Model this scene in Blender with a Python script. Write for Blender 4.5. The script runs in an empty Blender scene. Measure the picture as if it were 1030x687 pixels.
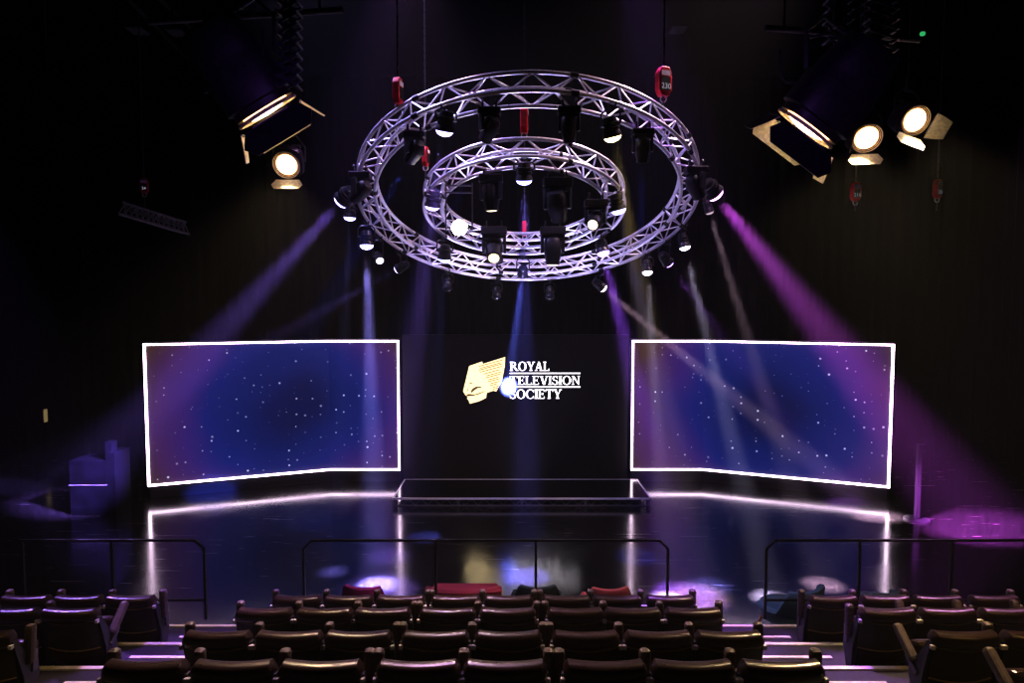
import bpy, bmesh, math, random
from mathutils import Vector, Matrix
random.seed(7)
PI = math.pi
col = bpy.context.scene.collection
V = Vector

# ------------------------------------------------------------------ camera
FPX = 640.0
CAMZ = 4.1
PITCH = math.atan(37.5 / FPX)
cd = bpy.data.cameras.new('camera'); cam = bpy.data.objects.new('camera', cd); col.objects.link(cam)
cam.location = (0, 0, CAMZ); cam.rotation_euler = (PI / 2 - PITCH, 0, 0)
cd.sensor_width = 36; cd.lens = 36 * FPX / 1030; cd.clip_start = .05; cd.clip_end = 200
bpy.context.scene.camera = cam

def ray(px, py):
    u = (px - 515) / FPX; v = (343.5 - py) / FPX
    f = V((0, math.cos(PITCH), -math.sin(PITCH))); up = V((0, math.sin(PITCH), math.cos(PITCH)))
    return f + u * V((1, 0, 0)) + v * up
def at(px, py, Y):
    d = ray(px, py); return V((0, 0, CAMZ)) + d * (Y / d.y)
def fl(px, py, z=0.0):
    d = ray(px, py); return V((0, 0, CAMZ)) + d * ((z - CAMZ) / d.z)

# ------------------------------------------------------------------ materials
def nmat(name):
    m = bpy.data.materials.new(name); m.use_nodes = True
    nt = m.node_tree; return m, nt, nt.nodes['Principled BSDF']
def mat(name, c, rough=.5, metal=0., var=.25, scale=30., bump=0., spec=.5):
    m, nt, b = nmat(name)
    b.inputs['Metallic'].default_value = metal; b.inputs['Specular IOR Level'].default_value = spec
    tc = nt.nodes.new('ShaderNodeTexCoord'); n = nt.nodes.new('ShaderNodeTexNoise'); n.inputs['Scale'].default_value = scale
    n.inputs['Detail'].default_value = 4
    nt.links.new(tc.outputs['Object'], n.inputs['Vector'])
    r = nt.nodes.new('ShaderNodeValToRGB')
    r.color_ramp.elements[0].position = .3; r.color_ramp.elements[1].position = .7
    r.color_ramp.elements[0].color = (*[x * (1 - var) for x in c], 1); r.color_ramp.elements[1].color = (*[min(1, x * (1 + var)) for x in c], 1)
    nt.links.new(n.outputs['Fac'], r.inputs['Fac']); nt.links.new(r.outputs['Color'], b.inputs['Base Color'])
    mr = nt.nodes.new('ShaderNodeMapRange'); mr.inputs['To Min'].default_value = max(0, rough - .07); mr.inputs['To Max'].default_value = min(1, rough + .07)
    nt.links.new(n.outputs['Fac'], mr.inputs['Value']); nt.links.new(mr.outputs['Result'], b.inputs['Roughness'])
    if bump:
        bp = nt.nodes.new('ShaderNodeBump'); bp.inputs['Strength'].default_value = bump; bp.inputs['Distance'].default_value = .01
        nt.links.new(n.outputs['Fac'], bp.inputs['Height']); nt.links.new(bp.outputs['Normal'], b.inputs['Normal'])
    return m
def emat(name, c, s, base=(.02, .02, .02)):
    m, nt, b = nmat(name)
    b.inputs['Base Color'].default_value = (*base, 1); b.inputs['Emission Color'].default_value = (*c, 1); b.inputs['Emission Strength'].default_value = s
    return m
def radial(c0, c1, s, rad):
    m, nt, b = nmat('lamp_lens'); N = nt.nodes.new; tc = N('ShaderNodeTexCoord'); ln = N('ShaderNodeVectorMath'); ln.operation = 'LENGTH'
    nt.links.new(tc.outputs['Object'], ln.inputs[0]); mr = N('ShaderNodeMapRange'); mr.inputs['From Max'].default_value = rad; nt.links.new(ln.outputs['Value'], mr.inputs['Value'])
    cr = N('ShaderNodeValToRGB'); e = cr.color_ramp.elements; e[0].position = .45; e[0].color = (*c0, 1); e[1].position = 1; e[1].color = (*c1, 1)
    nt.links.new(mr.outputs['Result'], cr.inputs['Fac']); nt.links.new(cr.outputs['Color'], b.inputs['Emission Color']); b.inputs['Emission Strength'].default_value = s
    return m
_em = {}
def em(c, s):
    k = (c, s)
    if k not in _em: _em[k] = emat('lit_glass', c, s)
    return _em[k]

M = dict(
    black=mat('black_metal', (.012, .012, .014), .45, .3),
    fixture=mat('fixture_black', (.022, .021, .026), .38, .4),
    alu=mat('truss_aluminium', (.82, .80, .86), .30, .5, .1),
    brace=mat('truss_brace', (.85, .82, .86), .36, .4, .1),
    drape=mat('black_drape', (.0022, .0020, .0026), .95, spec=.05),
    grid=mat('ceiling_grid', (.02, .025, .02), .6, .3),
    leather=mat('brown_vinyl', (.034, .017, .015), .30, 0, .3, 60, .05),
    backcloth=mat('brown_seat_back', (.017, .010, .008), .55, 0, .3, 60, .08),
    piping=mat('seat_piping', (.24, .16, .07), .4),
    armpad=mat('arm_pad', (.10, .07, .065), .5, 0, .25, 40, .08),
    bracket=mat('seat_bracket', (.13, .125, .15), .4, .4),
    seatframe=mat('seat_frame', (.05, .048, .06), .4, .2),
    cap=mat('hinge_cap', (.62, .58, .6), .4),
    tag=mat('seat_tag', (.22, .14, .1), .5),
    tier=mat('tier_carpet', (.034, .028, .036), .75, 0, .25, 25, .1),
    riser=mat('tier_riser', (.02, .018, .02), .6),
    nosing=mat('cream_nosing', (.72, .66, .52), .45, 0, .12, 20),
    rail=mat('rail_black', (.03, .03, .036), .35, .5),
    deck=mat('deck_gloss_black', (.006, .006, .007), .12, 0, .2, 8),
    deckedge=mat('deck_edge', (.9, .88, .92), .35, .3, .1),
    red=mat('red_paint', (.55, .012, .02), .35, 0, .15),
    white=mat('white_label', (.7, .68, .72), .5),
    screenblack=mat('screen_black', (.012, .012, .014), .5, 0, .2, spec=.2),
    case=mat('painted_case', (.0012, .0012, .0024), .65, 0, .7, 4, 0, .05),
    barn=mat('barn_door_black', (.035, .03, .04), .45, .2),
    inner=mat('reflective_inner', (.75, .66, .48), .45),
    lens_off=mat('dark_lens', (.02, .02, .03), .08),
    chain=mat('hoist_chain', (.08, .08, .085), .4, .6),
    spring=mat('steel_lattice', (.10, .085, .15), .4, .6),
    cable=mat('cable_black', (.05, .045, .05), .5),
    wood=mat('orange_wood', (.42, .15, .06), .4, 0, .25, 15),
    pink=mat('magenta_fabric', (.46, .03, .27), .8, 0, .15, 200, .1),
    redf=mat('red_fabric', (.33, .03, .05), .8, 0, .15, 200, .1),
    salmon=mat('salmon_fabric', (.42, .09, .10), .8, 0, .15, 200, .1),
    green=mat('dark_green_fabric', (.012, .022, .020), .8, 0, .15, 200, .1),
    bluef=mat('blue_grey_fabric', (.11, .20, .27), .8, 0, .15, 200, .1),
    bluel=mat('pale_blue_fabric', (.28, .36, .42), .8, 0, .15, 200, .1),
)

# ------------------------------------------------------------------ mesh builder
def frame(d, up=(0, 0, 1)):
    z = V(d).normalized(); up = V(up)
    if abs(z.dot(up)) > .995: up = V((0, 1, 0))
    x = up.cross(z).normalized(); y = z.cross(x)
    return Matrix((x, y, z)).transposed()
class MB:
    def __init__(s): s.bm = bmesh.new()
    def face(s, vs):
        try: return s.bm.faces.new(vs)
        except ValueError: return None
    def box(s, c, size, R=None):
        R = R or Matrix.Identity(3); c = V(c); vs = []
        for x in (-.5, .5):
            for y in (-.5, .5):
                for z in (-.5, .5): vs.append(s.bm.verts.new(c + R @ V((x * size[0], y * size[1], z * size[2]))))
        for f in ((0, 1, 3, 2), (4, 6, 7, 5), (0, 4, 5, 1), (2, 3, 7, 6), (0, 2, 6, 4), (1, 5, 7, 3)): s.face([vs[i] for i in f])
        return s
    def cyl(s, p0, p1, r0, r1=None, n=10, caps=True):
        r1 = r0 if r1 is None else r1; p0, p1 = V(p0), V(p1); R = frame(p1 - p0)
        a = [s.bm.verts.new(p0 + R @ V((r0 * math.cos(2 * PI * i / n), r0 * math.sin(2 * PI * i / n), 0))) for i in range(n)]
        b = [s.bm.verts.new(p1 + R @ V((r1 * math.cos(2 * PI * i / n), r1 * math.sin(2 * PI * i / n), 0))) for i in range(n)]
        for i in range(n): s.face([a[i], a[(i + 1) % n], b[(i + 1) % n], b[i]])
        if caps: s.face(a[::-1]); s.face(b)
        return s
    def tube(s, pts, r, n=8, closed=False):
        pts = [V(p) for p in pts]; N = len(pts); rings = []; up = None
        for i, p in enumerate(pts):
            if closed: t = pts[(i + 1) % N] - pts[i - 1]
            else: t = pts[min(i + 1, N - 1)] - pts[max(i - 1, 0)]
            t.normalize()
            if up is None: up = V((0, 0, 1)) if abs(t.z) < .9 else V((0, 1, 0))
            x = up.cross(t)
            if x.length < 1e-4: x = V((1, 0, 0)).cross(t)
            x.normalize(); y = t.cross(x); up = y
            rings.append([s.bm.verts.new(p + r * (math.cos(2 * PI * k / n) * x + math.sin(2 * PI * k / n) * y)) for k in range(n)])
        for i in range(N if closed else N - 1):
            a, b = rings[i], rings[(i + 1) % N]
            for k in range(n): s.face([a[k], a[(k + 1) % n], b[(k + 1) % n], b[k]])
        if not closed: s.face(rings[0][::-1]); s.face(rings[-1])
        return s
    def lathe(s, prof, o, R, n=16, sq=0):
        o = V(o); rings = []
        for z, r in prof:
            ring = []
            for k in range(n):
                a = 2 * PI * (k + .5) / n; c, d = math.cos(a), math.sin(a)
                q = 1.0 / max(abs(c), abs(d)) if sq else 1.0
                q = 1 + (q - 1) * sq
                ring.append(s.bm.verts.new(o + R @ V((r * c * q, r * d * q, z))))
            rings.append(ring)
        for a, b in zip(rings, rings[1:]):
            for k in range(n): s.face([a[k], a[(k + 1) % n], b[(k + 1) % n], b[k]])
        s.face(rings[0][::-1]); s.face(rings[-1]); return s
    def prism(s, pts2, o, R, th):
        o = V(o)
        a = [s.bm.verts.new(o + R @ V((x, y, 0))) for x, y in pts2]; b = [s.bm.verts.new(o + R @ V((x, y, th))) for x, y in pts2]
        n = len(a); s.face(a[::-1]); s.face(b)
        for i in range(n): s.face([a[i], a[(i + 1) % n], b[(i + 1) % n], b[i]])
        return s
    def quad(s, *ps): s.face([s.bm.verts.new(V(p)) for p in ps]); return s
    def grid(s, rows, closed=False):
        vs = [[s.bm.verts.new(V(p)) for p in r] for r in rows]
        for a, b in zip(vs, vs[1:]):
            n = len(a)
            for k in range(n if closed else n - 1): s.face([a[k], a[(k + 1) % n], b[(k + 1) % n], b[k]])
        return vs
    def build(s, name, m, parent=None, smooth=False, bevel=0, loc=None):
        bmesh.ops.recalc_face_normals(s.bm, faces=s.bm.faces)
        me = bpy.data.meshes.new(name); s.bm.to_mesh(me); s.bm.free()
        me.materials.append(M[m] if isinstance(m, str) else m)
        if smooth:
            for p in me.polygons: p.use_smooth = True
            try: me.set_sharp_from_angle(angle=math.radians(40))
            except Exception: pass
        o = bpy.data.objects.new(name, me); col.objects.link(o)
        if parent: o.parent = parent
        if loc is not None: o.location = loc
        if bevel:
            b = o.modifiers.new('bevel', 'BEVEL'); b.width = bevel; b.segments = 2; b.limit_method = 'ANGLE'
        return o
def tag(o, label=None, cat=None, group=None, kind=None):
    if label: o['label'] = label
    if cat: o['category'] = cat
    if group: o['group'] = group
    if kind: o['kind'] = kind
    return o
def thing(name, label, cat, loc=(0, 0, 0), rz=0, group=None):
    o = bpy.data.objects.new(name, None); col.objects.link(o); o.location = loc; o.rotation_euler.z = rz
    o.empty_display_size = .1
    return tag(o, label, cat, group)
def copy_tree(o, parent=None):
    c = o.copy(); col.objects.link(c)
    if parent: c.parent = parent
    for ch in list(o.children): copy_tree(ch, c)
    return c
def spot(loc, target, c, power, deg, blend=.35, radius=.05, parent=None):
    l = bpy.data.lights.new('spot_lamp', 'SPOT'); l.color = c; l.energy = power; l.spot_size = math.radians(deg); l.spot_blend = blend
    l.shadow_soft_size = radius
    o = bpy.data.objects.new('spot_lamp', l); col.objects.link(o); o.location = loc
    d = V(target) - V(loc); o.rotation_euler = d.to_track_quat('-Z', 'Y').to_euler()
    return o

# ------------------------------------------------------------------ setting
def struct(o): o['kind'] = 'structure'; return o
def floor_mat():
    m, nt, b = nmat('gloss_black_floor')
    tc = nt.nodes.new('ShaderNodeTexCoord')
    def scr(rot, sc, lo, hi):
        mp = nt.nodes.new('ShaderNodeMapping'); mp.inputs['Rotation'].default_value = (0, 0, rot); mp.inputs['Scale'].default_value = sc
        n = nt.nodes.new('ShaderNodeTexNoise'); n.inputs['Scale'].default_value = 1; n.inputs['Detail'].default_value = 3; n.inputs['Distortion'].default_value = .6
        nt.links.new(tc.outputs['Object'], mp.inputs['Vector']); nt.links.new(mp.outputs['Vector'], n.inputs['Vector'])
        r = nt.nodes.new('ShaderNodeMapRange'); r.inputs['From Min'].default_value = lo; r.inputs['From Max'].default_value = hi
        nt.links.new(n.outputs['Fac'], r.inputs['Value']); return r.outputs['Result']
    outs = [scr(.9, (1.0, 34, 1), .69, .76), scr(-.9, (.9, 38, 1), .69, .76), scr(1.45, (1.2, 30, 1), .69, .76), scr(2.0, (.8, 40, 1), .69, .76)]
    cur = outs[0]
    for x in outs[1:]:
        a = nt.nodes.new('ShaderNodeMath'); a.operation = 'MAXIMUM'; nt.links.new(cur, a.inputs[0]); nt.links.new(x, a.inputs[1]); cur = a.outputs[0]
    sp = scr(.4, (26, 60, 1), .52, .78)
    s2 = nt.nodes.new('ShaderNodeMath'); s2.operation = 'MULTIPLY'; s2.inputs[1].default_value = .32; nt.links.new(sp, s2.inputs[0])
    a = nt.nodes.new('ShaderNodeMath'); a.operation = 'MAXIMUM'; nt.links.new(cur, a.inputs[0]); nt.links.new(s2.outputs[0], a.inputs[1]); cur = a.outputs[0]
    big = scr(.2, (.9, .9, 1), .35, .7)
    mix = nt.nodes.new('ShaderNodeMix'); mix.data_type = 'RGBA'
    mix.inputs['A'].default_value = (.0032, .0030, .0036, 1); mix.inputs['B'].default_value = (.12, .11, .11, 1)
    nt.links.new(cur, mix.inputs['Factor']); nt.links.new(mix.outputs['Result'], b.inputs['Base Color'])
    ro = nt.nodes.new('ShaderNodeMapRange'); ro.inputs['To Min'].default_value = .11; ro.inputs['To Max'].default_value = .18
    nt.links.new(big, ro.inputs['Value'])
    ad = nt.nodes.new('ShaderNodeMath'); ad.operation = 'MULTIPLY_ADD'; ad.inputs[1].default_value = .2
    nt.links.new(cur, ad.inputs[0]); nt.links.new(ro.outputs['Result'], ad.inputs[2]); nt.links.new(ad.outputs[0], b.inputs['Roughness'])
    b.inputs['IOR'].default_value = 2.6
    bp = nt.nodes.new('ShaderNodeBump'); bp.inputs['Strength'].default_value = .05; bp.inputs['Distance'].default_value = .004
    fine = scr(.9, (9, 14, 1), 0, 1)
    nt.links.new(fine, bp.inputs['Height']); nt.links.new(bp.outputs['Normal'], b.inputs['Normal'])
    return m
X0, X1, Y0, Y1, ZC = -13.0, 13.0, -4.0, 17.0, 10.0
struct(MB().box(((X0 + X1) / 2, (Y0 + Y1) / 2, -.1), (X1 - X0, Y1 - Y0, .2)).build('floor', floor_mat()))
struct(MB().box((0, (Y0 + Y1) / 2, ZC + .1), (X1 - X0, Y1 - Y0, .2)).build('ceiling', 'drape'))
struct(MB().box((0, Y0 - .1, ZC / 2), (X1 - X0, .2, ZC)).build('wall_rear', 'drape'))
def drape_wall(name, p0, p1):
    mb = MB(); p0, p1 = V(p0), V(p1); d = (p1 - p0); L = d.length; d.normalize(); nrm = V((-d.y, d.x, 0)); n = int(L / .07)
    lo, hi = [], []
    for i in range(n + 1):
        q = p0 + d * (L * i / n) + nrm * (.05 * math.sin(i * 1.25) + .03 * math.sin(i * .37))
        lo.append(q); hi.append(q + V((0, 0, ZC)))
    mb.grid([lo, hi]); return struct(mb.build(name, 'drape', smooth=True))
drape_wall('wall_back', (X0, Y1 - .1, 0), (X1, Y1 - .1, 0))
drape_wall('wall_left', (X0 + .1, Y0, 0), (X0 + .1, Y1, 0))
drape_wall('wall_right', (X1 - .1, Y1, 0), (X1 - .1, Y0, 0))

# ------------------------------------------------------------------ LED wings
def nebula(name, flip):
    m, nt, b = nmat(name)
    L = nt.links.new; N = nt.nodes.new
    uv = N('ShaderNodeUVMap'); uv.uv_map = 'UVMap'
    n = N('ShaderNodeTexNoise'); n.inputs['Scale'].default_value = 1.3; n.inputs['Detail'].default_value = 3
    mp = N('ShaderNodeMapping'); mp.inputs['Location'].default_value = (flip * 3.7, flip * 1.1, 0); L(uv.outputs['UV'], mp.inputs['Vector']); L(mp.outputs['Vector'], n.inputs['Vector'])
    # elliptical distance from the dark-blue centre
    sub = N('ShaderNodeVectorMath'); sub.operation = 'SUBTRACT'; sub.inputs[1].default_value = (.95 if not flip else 1.0, .5, 0)
    L(uv.outputs['UV'], sub.inputs[0])
    scl = N('ShaderNodeVectorMath'); scl.operation = 'MULTIPLY'; scl.inputs[1].default_value = (.85, .92, 0); L(sub.outputs[0], scl.inputs[0])
    ro = N('ShaderNodeVectorRotate'); ro.rotation_type = 'Z_AXIS'; ro.inputs['Angle'].default_value = .35 if not flip else -.25
    L(scl.outputs[0], ro.inputs['Vector'])
    ln = N('ShaderNodeVectorMath'); ln.operation = 'LENGTH'; L(ro.outputs[0], ln.inputs[0])
    ad = N('ShaderNodeMath'); ad.operation = 'MULTIPLY_ADD'; ad.inputs[1].default_value = .45; L(n.outputs['Fac'], ad.inputs[0]); L(ln.outputs['Value'], ad.inputs[2])
    cr = N('ShaderNodeValToRGB'); e = cr.color_ramp.elements
    e[0].position = .28; e[0].color = (.0026, .008, .085, 1); e[1].position = .88; e[1].color = (.075, .034, .022, 1)
    for p, c in ((.40, (.005, .017, .15, 1)), (.54, (.012, .022, .20, 1)), (.64, (.055, .024, .20, 1)), (.76, (.085, .028, .14, 1))):
        q = e.new(p); q.color = c
    mr = N('ShaderNodeMapRange'); mr.inputs['From Max'].default_value = 1.3; L(ad.outputs[0], mr.inputs['Value']); L(mr.outputs['Result'], cr.inputs['Fac'])
    # stars
    vo = N('ShaderNodeTexVoronoi'); vo.inputs['Scale'].default_value = 17; vo.voronoi_dimensions = '2D'; L(mp.outputs['Vector'], vo.inputs['Vector'])
    sx = N('ShaderNodeSeparateColor'); L(vo.outputs['Color'], sx.inputs['Color'])
    pw = N('ShaderNodeMath'); pw.operation = 'POWER'; pw.inputs[1].default_value = 3.2; L(sx.outputs['Red'], pw.inputs[0])
    sz = N('ShaderNodeMath'); sz.operation = 'MULTIPLY'; sz.inputs[1].default_value = .135; L(pw.outputs[0], sz.inputs[0])
    lt = N('ShaderNodeMath'); lt.operation = 'LESS_THAN'; L(vo.outputs['Distance'], lt.inputs[0]); L(sz.outputs[0], lt.inputs[1])
    st = N('ShaderNodeMath'); st.operation = 'MULTIPLY'; L(lt.outputs[0], st.inputs[0]); L(sx.outputs['Green'], st.inputs[1])
    mx = N('ShaderNodeMix'); mx.data_type = 'RGBA'; mx.inputs['B'].default_value = (.75, .75, .95, 1)
    L(st.outputs[0], mx.inputs['Factor']); L(cr.outputs['Color'], mx.inputs['A'])
    b.inputs['Base Color'].default_value = (.004, .004, .006, 1); b.inputs['Roughness'].default_value = .5
    L(mx.outputs['Result'], b.inputs['Emission Color']); b.inputs['Emission Strength'].default_value = 1.0
    return m
ZB, ZT = .294, 3.26
def wing(pts, label, flip):
    t = thing('video_screen', label, 'screen', (pts[1][0], pts[1][1], 0)); o0 = V((pts[1][0], pts[1][1], 0))
    P = [V((x, y, 0)) - o0 for x, y in pts]
    mb = MB(); L = 0; total = sum((b - a).length for a, b in zip(P, P[1:])); H = ZT - ZB
    uvl = mb.bm.loops.layers.uv.new('UVMap')
    for a, b in zip(P, P[1:]):
        l = (b - a).length
        vs = [mb.bm.verts.new(p) for p in (a + V((0, 0, ZB)), b + V((0, 0, ZB)), b + V((0, 0, ZT)), a + V((0, 0, ZT)))]
        f = mb.bm.faces.new(vs)
        for lp, uv in zip(f.loops, ((L / H, 0), ((L + l) / H, 0), ((L + l) / H, 1), (L / H, 1))): lp[uvl].uv = uv
        L += l
    mb.build('display_panel', nebula('starfield_display', flip), t)
    fw = .038
    mb = MB()   # light border: real strip standing a little in front of the panel
    loop = [p + V((0, -.03, ZB)) for p in P] + [p + V((0, -.03, ZT)) for p in reversed(P)]
    for a, b in zip(loop, loop[1:] + loop[:1]):
        d = (b - a).normalized(); R = frame(d, (0, 0, 1) if abs(d.z) < .5 else (0, 1, 0)); mb.box((a + b) / 2, (fw, fw, (b - a).length + fw), R)
    mb.build('light_border', em((1, .76, .97), 8.0), t)
    mb = MB()   # cabinet backs and plinth
    for a, b in zip(P, P[1:]):
        d = (b - a).normalized(); n = V((-d.y, d.x, 0)); n = n if n.y > 0 else -n
        R = Matrix((d, n, V((0, 0, 1)))).transposed()
        mb.box((a + b) / 2 + n * .1 + V((0, 0, (ZB + ZT) / 2)), ((b - a).length + .06, .16, ZT - ZB + .1), R)
    mb.build('cabinet', 'black', t)
    mb = MB()
    for a, b in zip(P, P[1:]):
        d = (b - a).normalized(); n = V((-d.y, d.x, 0)); n = n if n.y > 0 else -n
        R = Matrix((d, n, V((0, 0, 1)))).transposed()
        mb.box((a + b) / 2 + n * .08 + V((0, 0, ZB / 2 - .03)), ((b - a).length, .1, ZB - .06), R)
    mb.build('plinth', 'black', t)
    return t
wing([(-7.63, 13.2), (-4.19, 14.5), (-2.6, 14.5)], 'angled starfield video screen with white glowing border left of the logo wall', 0)
wing([(2.76, 14.5), (4.4, 14.5), (7.85, 13.1)], 'angled starfield video screen with white glowing border right of the logo wall', 1)

# centre LED wall with logo
t = thing('logo_wall', 'black video wall showing the white stage logo at centre', 'screen', (.08, 14.6, 0))
MB().box((0, .05, 1.72), (5.2, .1, 3.36)).build('display_panel', 'screenblack', t)
MB().box((0, .04, .02), (5.2, .14, .04)).build('plinth', 'black', t)
SC = FPX / 14.59
WY = 14.59
def wl(px, py):
    p = at(px, py, WY); return (p.x - .08, p.z)
# serif lettering built stroke by stroke (unit cap height)
def G():
    return []
def stem(g, x, w=.17, y0=0, y1=1, s=.1, top=True, bot=True):
    g.append([(x, y0), (x + w, y0), (x + w, y1), (x, y1)])
    if bot: g.append([(x - s, y0), (x + w + s, y0), (x + w + s, y0 + .05), (x - s, y0 + .05)])
    if top: g.append([(x - s, y1 - .05), (x + w + s, y1 - .05), (x + w + s, y1), (x - s, y1)])
def bar(g, x0, x1, y, h=.06): g.append([(x0, y), (x1, y), (x1, y + h), (x0, y + h)])
def diag(g, x0, y0, x1, y1, w): g.append([(x0, y0), (x0 + w, y0), (x1 + w, y1), (x1, y1)])
def arc(g, cx, cy, rx, ry, a0, a1, wx, wy, n=14):
    for i in range(n):
        q = [math.radians(a0 + (a1 - a0) * k / n) for k in (i, i + 1)]
        o = [(cx + rx * math.cos(a), cy + ry * math.sin(a)) for a in q]; n_ = [(cx + (rx - wx) * math.cos(a), cy + (ry - wy) * math.sin(a)) for a in q]
        g.append([o[0], o[1], n_[1], n_[0]])
def glyph(ch):
    g = []
    if ch == 'I': stem(g, .1); return g, .37
    if ch == 'L': stem(g, .1); bar(g, .2, .66, 0); g.append([(.6, 0), (.68, 0), (.68, .26), (.63, .26)]); return g, .74
    if ch == 'E':
        stem(g, .1); bar(g, .2, .66, 0); bar(g, .2, .64, .94); bar(g, .2, .52, .48)
        g.append([(.6, 0), (.68, 0), (.68, .25), (.63, .25)]); g.append([(.58, 1), (.65, 1), (.65, .76), (.61, .76)]); g.append([(.48, .38), (.53, .38), (.53, .64), (.48, .64)]); return g, .76
    if ch == 'T':
        stem(g, .33, top=False); bar(g, .03, .80, .94); g.append([(.03, 1), (.09, 1), (.07, .74), (.03, .74)]); g.append([(.74, 1), (.80, 1), (.80, .74), (.76, .74)]); return g, .84
    if ch == 'R':
        stem(g, .1); arc(g, .36, .735, .33, .265, -90, 90, .16, .07); bar(g, .2, .38, .94); bar(g, .2, .38, .47); diag(g, .72, 0, .36, .48, .2); bar(g, .72, .98, 0, .05); return g, .92
    if ch == 'O': arc(g, .48, .5, .45, .52, 0, 360, .17, .06, 28); return g, .98
    if ch == 'C':
        arc(g, .5, .5, .47, .52, 40, 320, .17, .06, 22); g.append([(.80, .66), (.86, .66), (.86, .98), (.80, .92)]); g.append([(.80, .2), (.86, .12), (.86, .3), (.82, .3)]); return g, .92
    if ch == 'S':
        arc(g, .35, .745, .27, .27, 30, 270, .13, .07); arc(g, .35, .26, .3, .28, -150, 90, .14, .07); g.append([(.54, .7), (.59, .7), (.59, 1), (.54, .95)]); g.append([(.05, 0), (.1, .05), (.1, .3), (.05, .3)]); return g, .7
    if ch == 'V':
        diag(g, .38, 0, .08, 1, .19); g.append([(.42, 0), (.54, 0), (.80, 1), (.72, 1)]); bar(g, -.02, .38, .95, .05); bar(g, .62, .92, .95, .05); return g, .9
    if ch == 'A':
        g.append([(.08, 0), (.16, 0), (.46, 1), (.38, 1)]); g.append([(.60, 0), (.79, 0), (.52, 1), (.36, 1)]); bar(g, .2, .64, .3); bar(g, -.02, .28, 0, .05); bar(g, .5, .9, 0, .05); return g, .9
    if ch == 'Y':
        stem(g, .36, y1=.46, top=False); diag(g, .36, .44, .06, 1, .19); g.append([(.45, .44), (.53, .44), (.80, 1), (.72, 1)]); bar(g, -.02, .36, .95, .05); bar(g, .6, .9, .95, .05); return g, .88
    if ch == 'N':
        stem(g, .12, .07, s=.1); g.append([(.08, 1), (.26, 1), (.78, 0), (.70, 0)]); stem(g, .70, .07, bot=False); return g, .92
    return g, .5
mb = MB()
def line(word, xa, xb, ya, yb):
    (x0, z1), (x1, z0) = wl(xa, ya), wl(xb, yb)
    adv = sum(glyph(c)[1] for c in word); h = z1 - z0; k = (x1 - x0) / adv; x = x0
    for c in word:
        g, a = glyph(c)
        for poly in g: mb.quad(*[(x + px * k, -.008, z0 + py * h) for px, py in poly])
        x += a * k
line('ROYAL', 512.6, 553, 364.0, 373.0); line('TELEVISION', 512.6, 583.8, 378.3, 387.0); line('SOCIETY', 512.6, 565, 391.8, 401.0)
for y in (375.5, 389.3):
    (x0, z0), (x1, _) = wl(512.6, y), wl(583.8, y); mb.quad((x0, -.008, z0 - .011), (x1, -.008, z0 - .011), (x1, -.008, z0 + .011), (x0, -.008, z0 + .011))
mb.build('logo_lettering', em((1, .93, 1), 3.8), t)
def emb(pts, name, m, y):
    mb = MB()
    for poly in pts: mb.face([mb.bm.verts.new((*[wl(450 + px / 6.867, 350 + py / 6.867)][0][:1], y, wl(450 + px / 6.867, 350 + py / 6.867)[1])) for px, py in poly])
    return mb.build(name, m, t)
# folded page with ruled lines on the right and a profile-like fold at the left
emb([[(150, 125), (240, 94), (246, 110), (400, 62), (396, 130), (376, 235), (360, 262), (338, 302), (318, 296), (272, 310), (268, 345), (222, 368), (155, 386), (146, 362), (135, 350), (139, 336), (126, 328), (108, 300)]], 'logo_emblem', em((1, .80, .46), 1.75), -.004)
st = []
for i in range(13):
    y = 126 + i * 13.2; x0 = 215 + (8 * i if i > 3 else 0) + (10 if i % 2 else 0); x1 = 388 - 3.1 * i - (14 if i % 3 == 1 else 0)
    if x1 - x0 > 25: st.append([(x0, y), (x1, y - (x1 - x0) * .27), (x1, y - (x1 - x0) * .27 + 5), (x0, y + 5)])
st += [[(160, 304), (172, 282), (196, 268), (228, 266), (238, 274), (212, 276), (190, 290), (166, 310)], [(150, 236), (176, 246), (174, 251), (150, 242)], [(128, 322), (150, 318), (186, 322), (218, 312), (262, 296), (258, 302), (216, 320), (180, 330), (140, 334)],
       [(148, 262), (156, 240), (150, 262), (140, 300), (134, 300)]]
emb(st, 'emblem_line', em((.14, .075, .03), 1.0), -.007)

# ------------------------------------------------------------------ deck platform
D0 = 12.7; dpl = at(395, 508, D0).x; dpr = at(655, 508, D0).x; DX = (dpl + dpr) / 2; DW = dpr - dpl; DH = .17
t = thing('stage_deck', 'low glossy black stage platform with silver edging below the logo', 'platform', (DX, D0 + .7, 0))
MB().box((0, 0, DH - .012), (DW - .05, 1.36, .024)).build('deck_top', 'deck', t)
mb = MB(); e = .034
for y in (-.69, .69): mb.box((0, y, DH - .012), (DW, e, .034))
for x in (-DW / 2 + e / 2, DW / 2 - e / 2): mb.box((x, 0, DH - .012), (e, 1.36, .034))
mb.build('edge_trim', 'deckedge', t)
mb = MB(); hy = -.67
mb.box((0, hy, .012), (DW - .05, .02, .024))
for k in range(40):
    x = -DW / 2 + .06 + (DW - .12) * k / 40; x2 = x + (DW - .12) / 40
    a, b = (.02, DH - .03) if k % 2 else (DH - .03, .02)
    mb.cyl((x, hy, a), (x2, hy, b), .007, n=6)
for k in range(5): mb.box((-DW / 2 + .03 + k * (DW - .06) / 4, hy, DH / 2 - .01), (.05, .04, DH - .03))
mb.build('front_lattice', 'bracket', t)
mb = MB()
for k in range(5):
    for y in (-.6, .6): mb.cyl((-DW / 2 + .06 + k * (DW - .12) / 4, y, 0), (-DW / 2 + .06 + k * (DW - .12) / 4, y, DH - .024), .022)
mb.box((0, .0, DH / 2 - .02), (DW - .3, .9, DH - .06)); mb.build('under_frame', 'black', t)

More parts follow.
